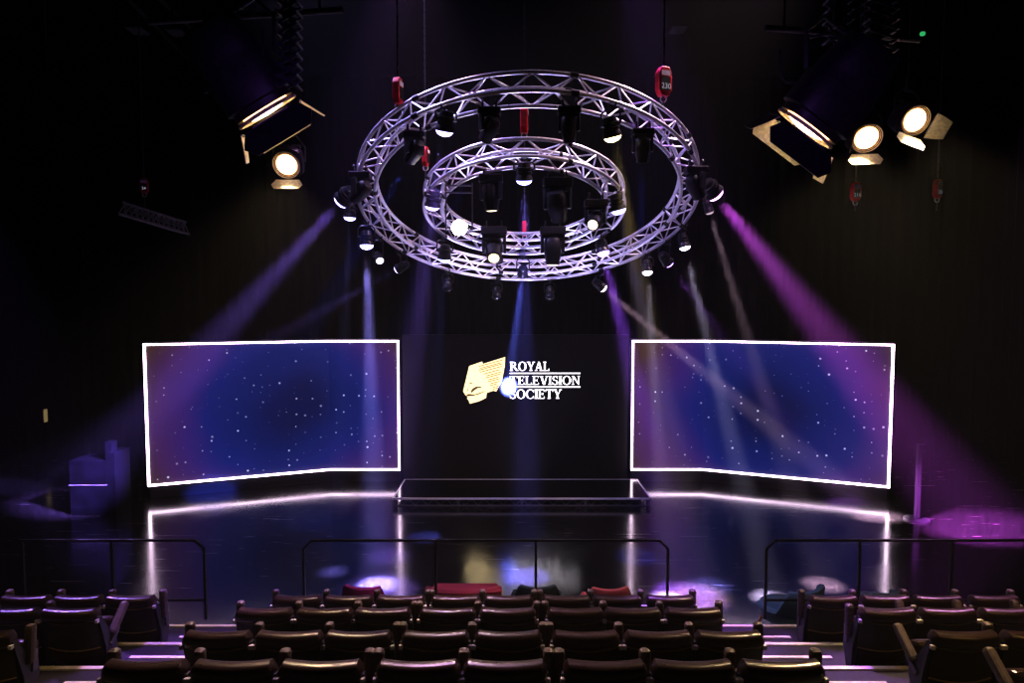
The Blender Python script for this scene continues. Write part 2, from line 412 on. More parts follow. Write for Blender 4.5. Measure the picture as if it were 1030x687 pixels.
# ------------------------------------------------------------------ seating tiers
TZ = [.415, .69, .955, 1.245, 1.52]
TY = [fl(515, 629, .415).y, fl(515, 647, .69).y, fl(515, 671, .955).y]
TY += [TY[2] - .89, TY[2] - 1.78]
words = ['first', 'second', 'third', 'fourth', 'fifth']
for i in range(5):
    back = TY[i + 1] if i < 4 else Y0 + .3
    t = thing('seating_tier', '%s carpeted seating tier up from the stage with cream nosing' % words[i], 'tier', (0, TY[i], 0))
    MB().box((0, (back - TY[i]) / 2, TZ[i] / 2), (15, TY[i] - back, TZ[i])).build('tier_platform', 'tier', t)
    MB().box((0, -.028, TZ[i] + .004), (15, .05, .02)).build('nosing', 'nosing', t)
for side, (xa, xb) in (('left', (-3.55, -2.42)), ('right', (1.88, 2.97))):
    for i in range(3):
        z = (TZ[i] + TZ[i + 1]) / 2; yf = fl(515, (640, 660, 686)[i], z).y; h = z - TZ[i]
        t = thing('aisle_step', '%s step up the %s aisle with pale edge strip' % (('lowest', 'middle', 'uppermost')[i], side), 'step', ((xa + xb) / 2, yf, TZ[i]), group='steps in the %s aisle' % side)
        MB().box((0, -.2, h / 2), (xb - xa, .39, h)).build('tread', 'tier', t)
        MB().box((0, -.024, h + .003), (xb - xa, .042, .012)).build('nosing', 'nosing', t)

# ------------------------------------------------------------------ theatre seats
CH = .745
def backline(u, z):      # rear surface: y for a fraction across (-1..1) and height
    lean = (CH - z) * .20
    return lean - .035 * (1 - u * u)
def hw(z): return .222 + .022 * (z - .15) / .6
def seat_proto():
    root = thing('theatre_seat', 'x', 'seat')
    nu = 13
    # backrest cushion and shell
    mb = MB(); rows = []
    for z in (.13, .145, .3, .45, .58, .70, .715):
        edge = .8 if z in (.13, .715) else 1
        loop = []
        for k in range(nu):
            u = -1 + 2 * k / (nu - 1); th = .004 if abs(u) == 1 else 0
            loop.append((u * hw(z) * (1 if edge == 1 else .97), backline(u, z) + th + (0.01 if edge != 1 else 0), z))
        for k in range(nu - 1, -1, -1):
            u = -1 + 2 * k / (nu - 1); t_ = (.085 if abs(u) < 1 else .05)
            loop.append((u * hw(z) * (1 if edge == 1 else .97), backline(u, z) + t_ * (1 if edge == 1 else .7), z))
        rows.append(loop)
    vs = mb.grid(rows, closed=True); mb.face(vs[0][::-1]); mb.face(vs[-1])
    mb.build('backrest', 'backcloth', root, smooth=True)
    # padded top roll
    mb = MB(); secs = []
    N = 18
    for k in range(N + 1):
        u = -1 + 2 * k / N
        end = min(1, (1 - abs(u)) * 9) ** .5 if abs(u) > .88 else 1
        end = max(end, .25)
        c = V((u * .246, backline(u, .69) + .034, .690 - .004 * (1 - u * u) - (.012 if abs(u) > .94 else 0)))
        ring = []
        for j in range(14):
            a = 2 * PI * j / 14; cy, cz = math.cos(a), math.sin(a)
            sy = math.copysign(abs(cy) ** .7, cy); sz = math.copysign(abs(cz) ** .7, cz)
            ring.append(c + V((0, sy * .058 * (.55 + .45 * end), sz * .055 * (.4 + .6 * end))))
        secs.append(ring)
    vs = mb.grid(secs, closed=True); mb.face(vs[0][::-1]); mb.face(vs[-1])
    mb.build('top_roll', 'leather', root, smooth=True)
    for z in (.640, .37):
        pts = []
        for k in range(15):
            u = -1 + 2 * k / 14; zz = z - .022 * (1 - u * u); pts.append((u * hw(zz), backline(u, zz) - .005, zz))
        MB().tube(pts, .006, 6).build('piping', 'piping', root, smooth=True)
    # lower curved panel
    mb = MB(); rows = []
    for z, off in ((.20, .012), (.22, -.006), (.30, -.010), (.335, -.004)):
        rows.append([((-1 + 2 * k / 12) * hw(z) * .97, backline(-1 + 2 * k / 12, z) + off, z - .02 * (1 - (-1 + 2 * k / 12) ** 2)) for k in range(13)])
    mb.grid(rows); mb.build('lower_panel', 'leather', root, smooth=True)
    # tipped-up cushion
    R = Matrix.Rotation(math.radians(-14), 3, 'X')
    MB().box((0, .265, .37), (.425, .10, .34), R).build('seat_cushion', 'leather', root, bevel=.03)
    for s in (-1, 1):
        mb = MB()
        mb.prism([(.02, .67), (.06, .67), (.16, .50), (.26, .42), (.27, .30), (.20, .10), (.30, .02), (.30, 0), (.08, 0), (.08, .02), (.12, .12), (.11, .35)], (s * .2485 - .008, 0, 0), Matrix(((0, 0, 1), (1, 0, 0), (0, 1, 0))), .016)
        mb.build('side_frame', 'seatframe', root, bevel=.003)
        MB().box((s * .252, .008, .640), (.028, .03, .032)).build('hinge_cap', 'cap', root, bevel=.004)
    return root
def add_arm(root, x, deg, hgt=0):     # 90 = folded straight up, 0 = lying forward
    a = math.radians(deg); piv = V((x, .18, .40)); d = V((0, math.cos(a), math.sin(a))); n = V((0, -math.sin(a), math.cos(a)))
    R = Matrix((V((1, 0, 0)), d, n)).transposed()
    o = MB().box(piv + d * (.17 + hgt) + n * .02, (.070, .30, .07), R).build('arm_pad', 'armpad', root, bevel=.026)
    MB().box(piv + d * .03 - n * .03, (.022, .16, .05), R).build('arm_hinge', 'bracket', root, bevel=.005)
proto = seat_proto()
RY = [6.24, 5.41, 4.51, 3.62]
seats = []
def place(x, row, label, group, arms, first=[True]):
    global proto
    if first[0]: o = proto; first[0] = False
    else: o = copy_tree(clean)
    o.location = (x, RY[row], TZ[row]); o['label'] = label; o['group'] = group
    seats.append((o, arms)); return o
clean = proto
nth = ['leftmost', 'second from left', 'third from left', 'fourth from left', 'fifth from left', 'sixth from left', 'seventh from left', 'rightmost']
rown = ['front row nearest stage', 'second row from stage', 'third row from stage', 'row nearest camera']
cx = [-2.17, -1.645, -1.13, -.56, -.035, .55, 1.07, 1.60]
for r in range(4):
    for i, x in enumerate(cx):
        arms = [(.262, 90)]
        if i in (0, 3, 5): arms.append((-.262, 90))
        place(x + random.uniform(-.008, .008), r, 'dark brown theatre seat, %s in centre block, %s' % (nth[i], rown[r]), 'seats in the centre block', arms)
for r, xs in ((0, (-4.92, -4.39, -3.86)), (1, (-4.41, -3.885)), (2, (-3.92,))):
    for i, x in enumerate(xs):
        last = x == xs[-1]
        arms = [(-.262, 90)]
        if last: arms.append((.262, 90 if r == 0 else 42 if r == 1 else 84))
        pos = ('aisle-end seat' if last else 'seat next to the aisle end' if x == xs[-2] else 'seat at left picture edge')
        place(x, r, 'brown theatre %s of left block, %s' % (pos, rown[r]), 'seats in the left block', arms)
for r, xs in ((0, (3.25, 3.78, 4.31, 4.88)), (1, (3.30, 3.83, 4.36)), (2, (3.33, 3.86)), (3, (3.37,))):
    for i, x in enumerate(xs):
        arms = [(.262, 90 if r != 1 else 62)]
        if i == 0: arms.append((-.262, {0: 90, 1: 88, 2: 35, 3: 38}[r]))
        pos = ('aisle-end seat', 'seat second from aisle', 'seat third from aisle', 'seat fourth from aisle')[i]
        place(x, r, 'brown theatre %s of right block, %s' % (pos, rown[r]), 'seats in the right block', arms)
for o, arms in seats:
    for x, dg in arms: add_arm(o, x, dg, .03 if dg == 90 else 0)
s_ = [o for o, a in seats if 'leftmost in centre' in o['label'] and 'third row' in o['label']][0]
MB().box((.02, -.005, .47), (.095, .006, .05), Matrix.Rotation(.12, 3, 'X')).build('number_plate', 'tag', s_).location = (0, backline(0, .47) - .003, 0)

# ------------------------------------------------------------------ guard rails
def rail(x0, x1, posts, cham0, cham1, label, low=None):
    y = 7.24; z0 = TZ[0] + .01; z1 = at(500, 543.5, y).z
    t = thing('guard_rail', label, 'railing', ((x0 + x1) / 2, y, z0)); o = V(((x0 + x1) / 2, y, z0))
    c = .1; pts = []
    if cham0: pts += [(x0, y, z1 - c), (x0 + c, y, z1)]
    else: pts += [(x0, y, z1)]
    if cham1: pts += [(x1 - c, y, z1), (x1, y, z1 - c)]
    else: pts += [(x1, y, z1)]
    mb = MB()
    for a, b in zip(pts, pts[1:]):
        d = (V(b) - V(a)); mb.box((V(a) + V(b)) / 2 - o, (.028, .028, d.length + .02), frame(d))
    mb.build('top_rail', 'rail', t, bevel=.004)
    for p in posts:
        zt = z1 - c if (abs(p - x0) < .02 and cham0) or (abs(p - x1) < .02 and cham1) else z1
        MB().box(V((p, y, (z0 + zt) / 2)) - o, (.028, .028, zt - z0)).build('post', 'rail', t)
    zl = at(500, 603.5, y).z
    for a, b in (low or []): MB().box(V(((a + b) / 2, y, zl)) - o, (b - a, .022, .022)).build('lower_rail', 'rail', t)
    return t
def rx(px): return at(px, 543, 7.24).x
rail(rx(20), rx(205), [rx(22), rx(112), rx(205)], 0, 1, 'dark guard rail in front of the left seat block', [(rx(112), rx(205))])
rail(rx(305), rx(672), [rx(305), rx(438), rx(539), rx(672)], 1, 1, 'long dark guard rail in front of the centre seat block')
rail(rx(771), rx(1075), [rx(771), rx(865), rx(958), rx(1075)], 1, 0, 'dark guard rail in front of the right seat block', [(rx(771), rx(865))])

# ------------------------------------------------------------------ tub chairs on the stage floor
def tub(px, Y, rz, m, label, back=.74, arm=.42, w=.31, inner=None, z0=0):
    x = at(px, 600, Y).x
    t = thing('tub_chair', label, 'armchair', (x, Y, z0), rz, 'tub chairs on the stage floor')
    def prof(a):     # rim height by angle from the back (a=0 at the back, which faces the seats)
        q = abs(a) / PI; k = min(1, max(0, (q - .25) / .13)); k = k * k * (3 - 2 * k)
        return back + (arm - back) * k
    mb = MB(); rows = []; A = 1.98; n = 34
    for k in range(n + 1):
        a = -A + 2 * A * k / n; s, c = math.sin(a), -math.cos(a)
        h = prof(a); rr = 1.0; b0 = .30
        sec = []
        for (f, off, z) in ((.74, 0, b0), (.86, 0, b0 + .05), (1.0, 0, (b0 + h) / 2), (1.08, 0, h - .03), (1.07, -.012, h), (1.0, -.03, h + .004), (.93, -.04, h - .03), (.86, -.03, .46), (.78, -.03, .42)):
            sec.append((s * (w * f + off), c * (w * .96 * f + off), z))
        rows.append(sec)
    vs = mb.grid(rows); mb.face(vs[0]); mb.face(vs[-1][::-1])
    mb.build('shell', m, t, smooth=True)
    mb = MB(); mb.lathe([(.29, .15), (.30, w * .74), (.40, w * .84), (.455, w * .82), (.475, w * .6)], (0, .03, -.11), Matrix.Identity(3), 24); mb.build('seat_cushion', inner or m, t, smooth=True)
    for sx in (-1, 1):
        for sy in (-1, 1):
            MB().cyl((sx * .17, sy * .16, .32), (sx * .27, sy * .26, 0), .021, .014).build('leg', 'wood', t, smooth=True)
    return t
tub(371, 7.72, -.12, 'pink', 'magenta tub armchair in blue light beyond the centre rail', .70)
tub(540, 7.95, 0, 'green', 'dark green tub armchair with pale arms at centre', .60, inner='bluel', arm=.40)
tub(610, 7.90, .05, 'salmon', 'salmon tub armchair right of the dark green one', .60, arm=.40)
tub(793, 7.72, .42, 'bluef', 'blue grey tub armchair on orange wooden legs beside the right aisle', .68, w=.385)
tub(884, 7.85, .1, 'bluel', 'pale blue tub armchair mostly hidden behind the right seats', .57)
# red two-seat bench
xb = at(467, 595, 7.9).x
t = thing('red_sofa', 'wide red upholstered bench with curved back beyond the centre rail', 'sofa', (xb, 7.9, 0))
mb = MB(); rows = []
for k in range(17):
    u = -1 + 2 * k / 16; h = .55 + .04 * (1 - u * u); y = -.28 + .16 * u * u; x = u * .47
    rows.append([(x, y, .18), (x, y - .02, .4), (x * 1.02, y - .03, h - .03), (x * 1.02, y, h), (x, y + .06, h), (x, y + .09, h - .05), (x, y + .08, .2)])
vs = mb.grid(rows, closed=True); mb.face(vs[0]); mb.face(vs[-1][::-1]); mb.build('backrest', 'redf', t, smooth=True)
MB().box((0, .06, .33), (.86, .52, .2)).build('seat', 'redf', t, bevel=.04)
for sx in (-1, 1):
    for sy in (-.2, .26): MB().cyl((sx * .36, sy, .23), (sx * .39, sy, 0), .022, .015).build('leg', 'wood', t, smooth=True)

# ------------------------------------------------------------------ circular trusses
RINGS = {'O': (V((.215, 9.053, CAMZ + 1.453)), 2.21, .402), 'I': (V((.17, 9.05, CAMZ + 1.40)), 1.27, .35)}
def rp(ring, th, dr=0., dz=0.):        # th measured from the side nearest the seats, clockwise seen from above
    c, R, t = RINGS[ring]; r = -(R + dr) * math.cos(th)
    return c + V(((R + dr) * math.sin(th), r * math.cos(t) + dz * math.sin(t), -r * math.sin(t) + dz * math.cos(t)))
HA = .12
def truss(ring, bays, label):
    c = RINGS[ring][0]
    t = thing('circular_truss', label, 'truss', c)
    for dr, dz in ((HA, HA), (HA, -HA), (-HA, HA), (-HA, -HA)):
        n = 120; MB().tube([rp(ring, 2 * PI * k / n, dr, dz) - c for k in range(n)], .025, 10, True).build('chord', 'alu', t, smooth=True)
    for (a, b, off) in (((HA, HA), (HA, -HA), 0), ((-HA, HA), (-HA, -HA), .5), ((HA, -HA), (-HA, -HA), .5), ((HA, HA), (-HA, HA), 0)):
        mb = MB()
        for k in range(bays):
            t0 = 2 * PI * (k + off) / bays; t1 = 2 * PI * (k + off + .5) / bays; t2 = 2 * PI * (k + off + 1) / bays
            mb.cyl(rp(ring, t0, *a) - c, rp(ring, t1, *b) - c, .011, n=6, caps=False); mb.cyl(rp(ring, t1, *b) - c, rp(ring, t2, *a) - c, .011, n=6, caps=False)
        mb.build('bracing', 'brace', t, smooth=True)
    for k in range(8 if ring == 'O' else 4):       # joints between the curved sections
        th = 2 * PI * (k + .25) / (8 if ring == 'O' else 4)
        for dr, dz in ((HA, HA), (HA, -HA), (-HA, HA), (-HA, -HA)): MB().cyl(rp(ring, th - .018, dr, dz) - c, rp(ring, th + .018, dr, dz) - c, .034, n=10).build('coupler', 'fixture', t, smooth=True)
    return t
truss('O', 30, 'large outer ring of silver box truss hung tilted over the stage')
truss('I', 18, 'small inner ring of silver box truss hung inside the larger ring')

# hoist chains with red load cells
def text_mesh(s, size):
    cu = bpy.data.curves.new('t', 'FONT'); cu.body = s; cu.size = size; cu.align_x = 'CENTER'; cu.align_y = 'CENTER'
    o = bpy.data.objects.new('t', cu); col.objects.link(o); bpy.context.view_layer.update()
    me = bpy.data.meshes.new_from_object(o.evaluated_get(bpy.context.evaluated_depsgraph_get())); bpy.data.objects.remove(o); return me
def hoist(p, zcell, label, rz=0, digits=None, hook_to=None, s=1.0):
    p = V(p); t = thing('hoist_chain', label, 'hoist', p, 0, 'chain hoists with red load cells')
    zc = zcell - p.z
    mb = MB(); z = zc + .12 * s
    while z < ZC - p.z - .05:
        mb.box((0, 0, z + .03), (.022 if int(z * 20) % 2 else .010, .010 if int(z * 20) % 2 else .022, .062)); z += .052
    mb.build('chain', 'chain', t)
    MB().cyl((0, 0, .0), (0, 0, zc - .12 * s), .009, n=6).build('sling', 'chain', t)
    mb = MB(); mb.tube([(.032 * math.cos(a), 0, zc - .165 * s + .04 * math.sin(a)) for a in [2 * PI * k / 12 for k in range(12)]], .008, 6, True); mb.build('shackle', 'cap', t, smooth=True)
    R = Matrix.Rotation(rz, 3, 'Z')
    c = MB(); w, h = .075 * s, .145 * s
    c.prism([(-w, -h * .6), (-w * .55, -h), (w * .55, -h), (w, -h * .6), (w, h * .6), (w * .55, h), (-w * .55, h), (-w, h * .6)], V((0, 0, zc)) + R @ V((0, .04 * s, 0)), R @ Matrix(((1, 0, 0), (0, 0, -1), (0, 1, 0))), .08 * s)
    cell = c.build('load_cell', 'red', t, bevel=.012)
    f = V((0, 0, zc)) + R @ V((0, -.046 * s, 0))
    MB().box(f + V((0, 0, .075 * s)), (.10 * s, .006, .05 * s), R).build('maker_label', 'white', cell)
    MB().box(f + V((0, 0, -.03 * s)), (.10 * s, .006, .13 * s), R).build('display_window', 'black', cell)
    if digits:
        me = text_mesh(digits, .075 * s); me.materials.append(em((.75, .72, .85), .55)); o = bpy.data.objects.new('display_digits', me); col.objects.link(o); o.parent = cell
        o.location = f + V((0, 0, -.055 * s)) + R @ V((0, -.005, 0)); o.rotation_euler = (PI / 2, 0, rz)
    return t
p = rp('O', math.radians(41), .12, .12); hoist(p, p.z + .30, 'chain with red load cell reading 230 above right front of outer ring', .35, '230', s=1.15)
p = rp('O', math.radians(-41), .12, .12); hoist(p, p.z + .20, 'chain with red load cell seen edge-on above left front of outer ring', 1.35, s=1.0)
p = rp('I', math.radians(-1), .12, .12); hoist(p, p.z + .22, 'chain with red load cell at top centre between the two rings', 1.5, s=1.1)
p = rp('I', math.radians(-75), .12, .12); hoist(p, p.z + .36, 'chain with red load cell above left side of inner ring', 1.4, s=.9)
p = rp('O', math.radians(180), -.12, .12); hoist(p, p.z + .55, 'chain with red load cell behind the centre of the inner ring', 1.5, s=.9)
p = at(860, 212, 9.5); hoist(p, at(860, 193, 9.5).z, 'chain with small red load cell below the right studio lamps', .1, '216', s=.95)
p = at(942, 212, 9.5); hoist(p, at(942, 190, 9.5).z, 'chain with red load cell at far right of the studio', .5, '251', s=.95)
p = at(146, 213, 10.05); hoist(p, at(145, 180, 9.5).z, 'chain with dark red load cell above the hanging straight truss', .3, '24', s=.8)
# straight dark truss at left
t = thing('straight_truss', 'short dark straight truss hanging at far left', 'truss', at(150, 216, 9.5)); o = t.location.copy()
a, b = at(119, 208, 9.5) - o, at(184, 228, 10.6) - o
for k in range(3): MB().cyl(a + V((0, (0, .2, .1)[k], (-.1, -.1, .08)[k])), b + V((0, (0, .2, .1)[k], (-.1, -.1, .08)[k])), .022).build('chord', 'bracket', t, smooth=True)
mb = MB()
for k in range(12):
    q = a.lerp(b, k / 12); q2 = a.lerp(b, (k + .5) / 12); q3 = a.lerp(b, (k + 1) / 12)
    for y0 in (0, .2): mb.cyl(q + V((0, y0, -.1)), q2 + V((0, .1, .08)), .01, n=6); mb.cyl(q2 + V((0, .1, .08)), q3 + V((0, y0, -.1)), .01, n=6)
mb.build('bracing', 'bracket', t)

# ------------------------------------------------------------------ ring fixtures
VI = (.34, .20, 1.0); BL = (.06, .11, 1.0); WH = (.8, .72, 1.0); MG = (.80, .14, 1.0); WM = (1.0, .84, .58); YE = (1.0, .74, .22); PU = (.40, .12, 1.0); PK = (1.0, .68, .86)
def par(root_p, lens_off, d, label, c, ls, r=.088, body=.2):
    t = thing('spotlight', label, 'light', root_p, 0, 'lights on the circular trusses'); L = V(lens_off); d = V(d).normalized(); R = frame(d)
    o = L - d * body
    MB().lathe([(0, r * .55), (.01, r * .72), (.06, r * .8), (.065, r * .95), (.085, r * .95), (.09, r * .84), (.11, r * .84), (.115, r * .97), (.135, r * .97), (.14, r * .88), (body - .03, r * .98), (body, r * 1.08), (body + .015, r * 1.08), (body + .015, r * .97), (body - .005, r * .95)], o, R, 20).build('housing', 'fixture', t, smooth=True)
    MB().lathe([(0, r * .97), (r * .25, r * .95), (r * .5, r * .78), (r * .66, r * .5), (r * .74, r * .15)], L, R, 20).build('lens', em(tuple(.26 + .74 * q for q in c), ls * .45) if ls else 'lens_off', t, smooth=True)
    ctr = L - d * body * .55; x = R @ V((1, 0, 0))
    x = V((x.x, x.y, 0)).normalized() if V((x.x, x.y, 0)).length > .1 else V((1, 0, 0))
    top = V((0, 0, -.06)); e1 = ctr + x * r * 1.25; e2 = ctr - x * r * 1.25
    mb = MB()
    for e in (e1, e2): mb.tube([top + (e - ctr) * .7 + V((ctr.x, ctr.y, 0)) * .3, e + V((0, 0, max(.02, (top.z - ctr.z) * .75))), e], .011, 6); mb.cyl(e, ctr, .012, n=8)
    mb.tube([top + (e1 - ctr) * .7 + V((ctr.x, ctr.y, 0)) * .3, top, top + (e2 - ctr) * .7 + V((ctr.x, ctr.y, 0)) * .3], .011, 6)
    mb.build('yoke', 'fixture', t)
    mb = MB(); mb.tube([(.036 * math.cos(a), 0, .036 * math.sin(a)) for a in [PI * (k / 10 * 1.7 - .35) for k in range(11)]], .012, 6); mb.cyl((0, 0, -.03), (0, 0, -.075), .015); mb.build('clamp', 'fixture', t, smooth=True)
    return t
def mover(root_p, d, label, c, ls, s=1.0, up=1, drop=None, m='fixture'):
    t = thing('moving_head_light', label, 'light', root_p, 0, 'moving lights on the circular trusses'); d = V(d).normalized()
    z0 = -.05
    mb = MB(); mb.box((0, 0, z0 - .045 * s), (.27 * s, .19 * s, .085 * s)); mb.build('base', m, t, bevel=.015)
    mb = MB()
    for x in (-.08, .08): mb.box((x * s, 0, z0 + .025), (.025, .05, .06)); mb.tube([(x * s, .034 * math.cos(a), .034 * math.sin(a) + .005) for a in [PI * k / 8 for k in range(9)]], .01, 6)
    mb.build('clamp', 'fixture', t)
    ctr = V((0, 0, z0 - .245 * s)); h = V((d.x, d.y, 0)); x = V((-h.y, h.x, 0)).normalized() if h.length > .05 else V((1, 0, 0))
    R = Matrix((x, V((-x.y, x.x, 0)), V((0, 0, 1)))).transposed()
    mb = MB(); mb.box((0, 0, z0 - .1 * s), (.22 * s, .08 * s, .04 * s), R)
    for q in (-1, 1): mb.box(x * q * .112 * s + V((0, 0, z0 - .18 * s)), (.032 * s, .085 * s, .2 * s), R)
    mb.build('yoke', m, t, bevel=.01)
    RR = frame(d)
    hd = MB().lathe([(-.155 * s, .03 * s), (-.15 * s, .062 * s), (-.11 * s, .088 * s), (-.03 * s, .094 * s), (.05 * s, .09 * s), (.11 * s, .076 * s), (.15 * s, .074 * s), (.155 * s, .066 * s)], ctr, RR, 20, .25).build('head', m, t, smooth=True)
    MB().lathe([(0, .06 * s), (.006, .058 * s), (.012, .03 * s)], ctr + d * .153 * s, RR, 18).build('lens', em(c, ls) if ls else 'lens_off', hd, smooth=True)
    return t, V(root_p) + ctr + d * .17 * s
def down_rot(v): return v
def ringpar(ring, deg, dr, drop, target, label, c, ls, power, cone, r=.098, blend=.95):
    p = rp(ring, math.radians(deg), dr, -HA) + V((0, 0, -.02)); lens = p + V((0, 0, -drop)); d = (V(target) - lens).normalized()
    par(p, lens - p, d, label, c, ls, r)
    if power: spot(lens + d * (r * .74 + .02), target, c, power * KP, cone, blend, r * .6)
KP = 44.0
# outer ring, front part
ringpar('O', -24, .12, .26, fl(383, 592), 'bright violet spotlight on the front left of outer ring', VI, 14, 2200, 11)
ringpar('O', 22, .12, .34, fl(702, 600), 'warm yellow-white spotlight on the front right of outer ring', YE, 14, 2200, 9)
for deg, tg, lab, c, pw in ((-37, fl(215, 500), 'black moving light at front left of outer ring beside the edge-on load cell', BL, 1000),
                            (-12, at(330, 480, 11), 'black moving light left of centre on front of outer ring', BL, 400),
                            (10.5, fl(590, 560), 'black moving light right of centre on front of outer ring', BL, 0),
                            (35, fl(640, 560), 'black moving light under the 230 load cell on outer ring', BL, 500)):
    p = rp('O', math.radians(deg), .0, -HA) + V((0, 0, -.02)); d = V(tg) - p
    _, tip = mover(p, d, lab, c, 0, .92)
    if pw: spot(tip + d.normalized() * .03, tg, c, pw * KP, 7, .5, .04)
# left flank
p = rp('O', math.radians(-66), .12, -HA); tg = at(90, 480, 12.2); mover(p, tg - p, 'black moving light clamped on the left flank of outer ring', BL, 2, 1.0)
ringpar('O', -79, .30, .12, at(92, 478, 12.2), 'large violet-white spotlight at the left end of outer ring', VI, 16, 4600, 11, .12)
ringpar('O', -92, .30, .05, fl(335, 575), 'white-blue spotlight just below the left end spotlight of outer ring', (.30, .28, 1), 16, 1000, 6, .085)
ringpar('O', -98, .14, .33, fl(379, 588), 'brightest blue-white spotlight pointing straight down on left of outer ring', (.36, .32, 1.0), 20, 11000, 8)
ringpar('O', -109, .14, .36, at(560, 700, 5.0), 'small white spotlight turned towards the seats on left of outer ring', WH, 6, 0, 8, .06)
ringpar('O', -121, .14, .29, at(90, 442, 13.0), 'blue-white spotlight throwing its beam leftwards from outer ring', (.32, .22, 1.0), 16, 1700, 7, .075)
# far side, dark ones
for deg, lab in ((-146, 'unlit spotlight under the far left rim of outer ring'), (-168, 'unlit spotlight under far rim of outer ring, left of centre'), (169, 'unlit spotlight under far rim of outer ring, right of centre')):
    ringpar('O', deg, .12, .3, rp('O', math.radians(deg), .1, -2), lab, BL, 0, 0, 8, .075)
# right flank
ringpar('O', 146, .14, .28, fl(884, 520), 'warm white spotlight with long beam down right from far rim of outer ring', PK, 18, 6500, 6.5, .08)
ringpar('O', 124, .14, .29, fl(672, 602), 'white spotlight pointing down from right rear of outer ring', WH, 16, 3000, 6.5, .08)
ringpar('O', 112, .14, .34, fl(850, 506), 'purple spotlight second from the right rear of outer ring', (.48, .12, 1), 14, 1800, 7, .085)
ringpar('O', 100, .14, .32, fl(775, 602), 'white spotlight below the right flank of outer ring', WH, 12, 4500, 7, .08)
ringpar('O', 76, .30, .10, fl(985, 530), 'strong magenta spotlight at the right end of outer ring', MG, 18, 6000, 14, .12, 1.0)
ringpar('O', 84, .28, .16, fl(828, 588), 'small dim spotlight under the magenta one on outer ring', PK, 1.5, 2500, 7, .06)
p = rp('O', math.radians(63), .12, -HA); mover(p, fl(860, 560) - p, 'black moving light on the right flank of outer ring', BL, 0, 1.0)
# inner ring
ringpar('I', -1, .12, .25, fl(530, 580), 'bright blue-white spotlight at front centre of inner ring', (.20, .18, 1.0), 16, 4000, 8)
ringpar('I', -60, .12, .22, fl(392, 560), 'violet spotlight on the left side of inner ring', VI, 14, 900, 9)
ringpar('I', 61, .12, .26, fl(712, 590), 'blue-white spotlight on the right side of inner ring', (.30, .28, 1), 16, 1600, 8)
ringpar('I', -121, .12, .32, fl(428, 540), 'blue spotlight on the rear left of inner ring', (.16, .20, 1.0), 12, 900, 8)
ringpar('I', 180, .12, .30, at(512, 387, 14.5), 'blue-white spotlight at rear centre of inner ring aimed at the logo', (.16, .20, 1.0), 14, 15000, 4.8, .08, .8)
ringpar('I', 120, .12, .24, fl(692, 600), 'violet-white spotlight on the rear right of inner ring', PU, 12, 3400, 13)
for deg, dr, drop, d, lab, c, ls, s in ((-22, -.12, .0, (.05, .1, -1), 'moving light hanging nose-down at front left inside inner ring', WM, 3, 1.1),
                                    (20, -.12, .05, (.15, .6, -.8), 'large black moving light at front right inside inner ring', BL, 0, 1.35),
                                    (53, -.12, .12, (-.35, -.9, -.45), 'black moving light with warm round lens at right inside inner ring', WM, 3, 1.1)):
    p = rp('I', math.radians(deg), dr, -HA) + V((0, 0, -drop)); mover(p, d, lab, c, ls, s)
for px, lab, d, c, ls in ((497, 'black moving light facing the seats with small square glow, rear left of inner ring', (.0, -.8, -.62), WM, 1.5), (556, 'black moving light pointing straight down at rear right of inner ring', (0, .05, -1), WM, 3)):
    p = at(px, 225, 9.9); mover(p, d, lab, c, ls, 1.45)
# star-bright lamp in a square frame
p = rp('I', math.radians(-47), -.12, -HA); L = at(462, 229, p.y + .05)
t = thing('blinder_lamp', 'dazzling warm white lamp inside left of inner ring', 'light', p)
o = L - p; d = (V((0, 2.5, 3.4)) - L).normalized(); R = frame(d)
MB().lathe([(-.16, .05), (-.15, .09), (-.03, .105), (0, .11), (0, .085)], o, R, 20).build('housing', 'fixture', t, smooth=True)
MB().lathe([(0, .1), (.02, .085), (.035, .04)], o, R, 20).build('lens', em((1, .9, .72), 60), t, smooth=True)
mb = MB()
for x in (-.17, .17): mb.box(V((o.x + x, o.y - .02, o.z / 2 - .02)), (.016, .03, -o.z + .05))
for z in (-.03, -.12): mb.box(V((o.x, o.y - .02, z)), (.36, .03, .018))
mb.box((o.x, o.y, o.z), (.34, .02, .02)); mb.build('frame', 'bracket', t)
spot(L + d * .06, (0, 3, 1.0), (1, .86, .66), 260, 70, .6, .08)

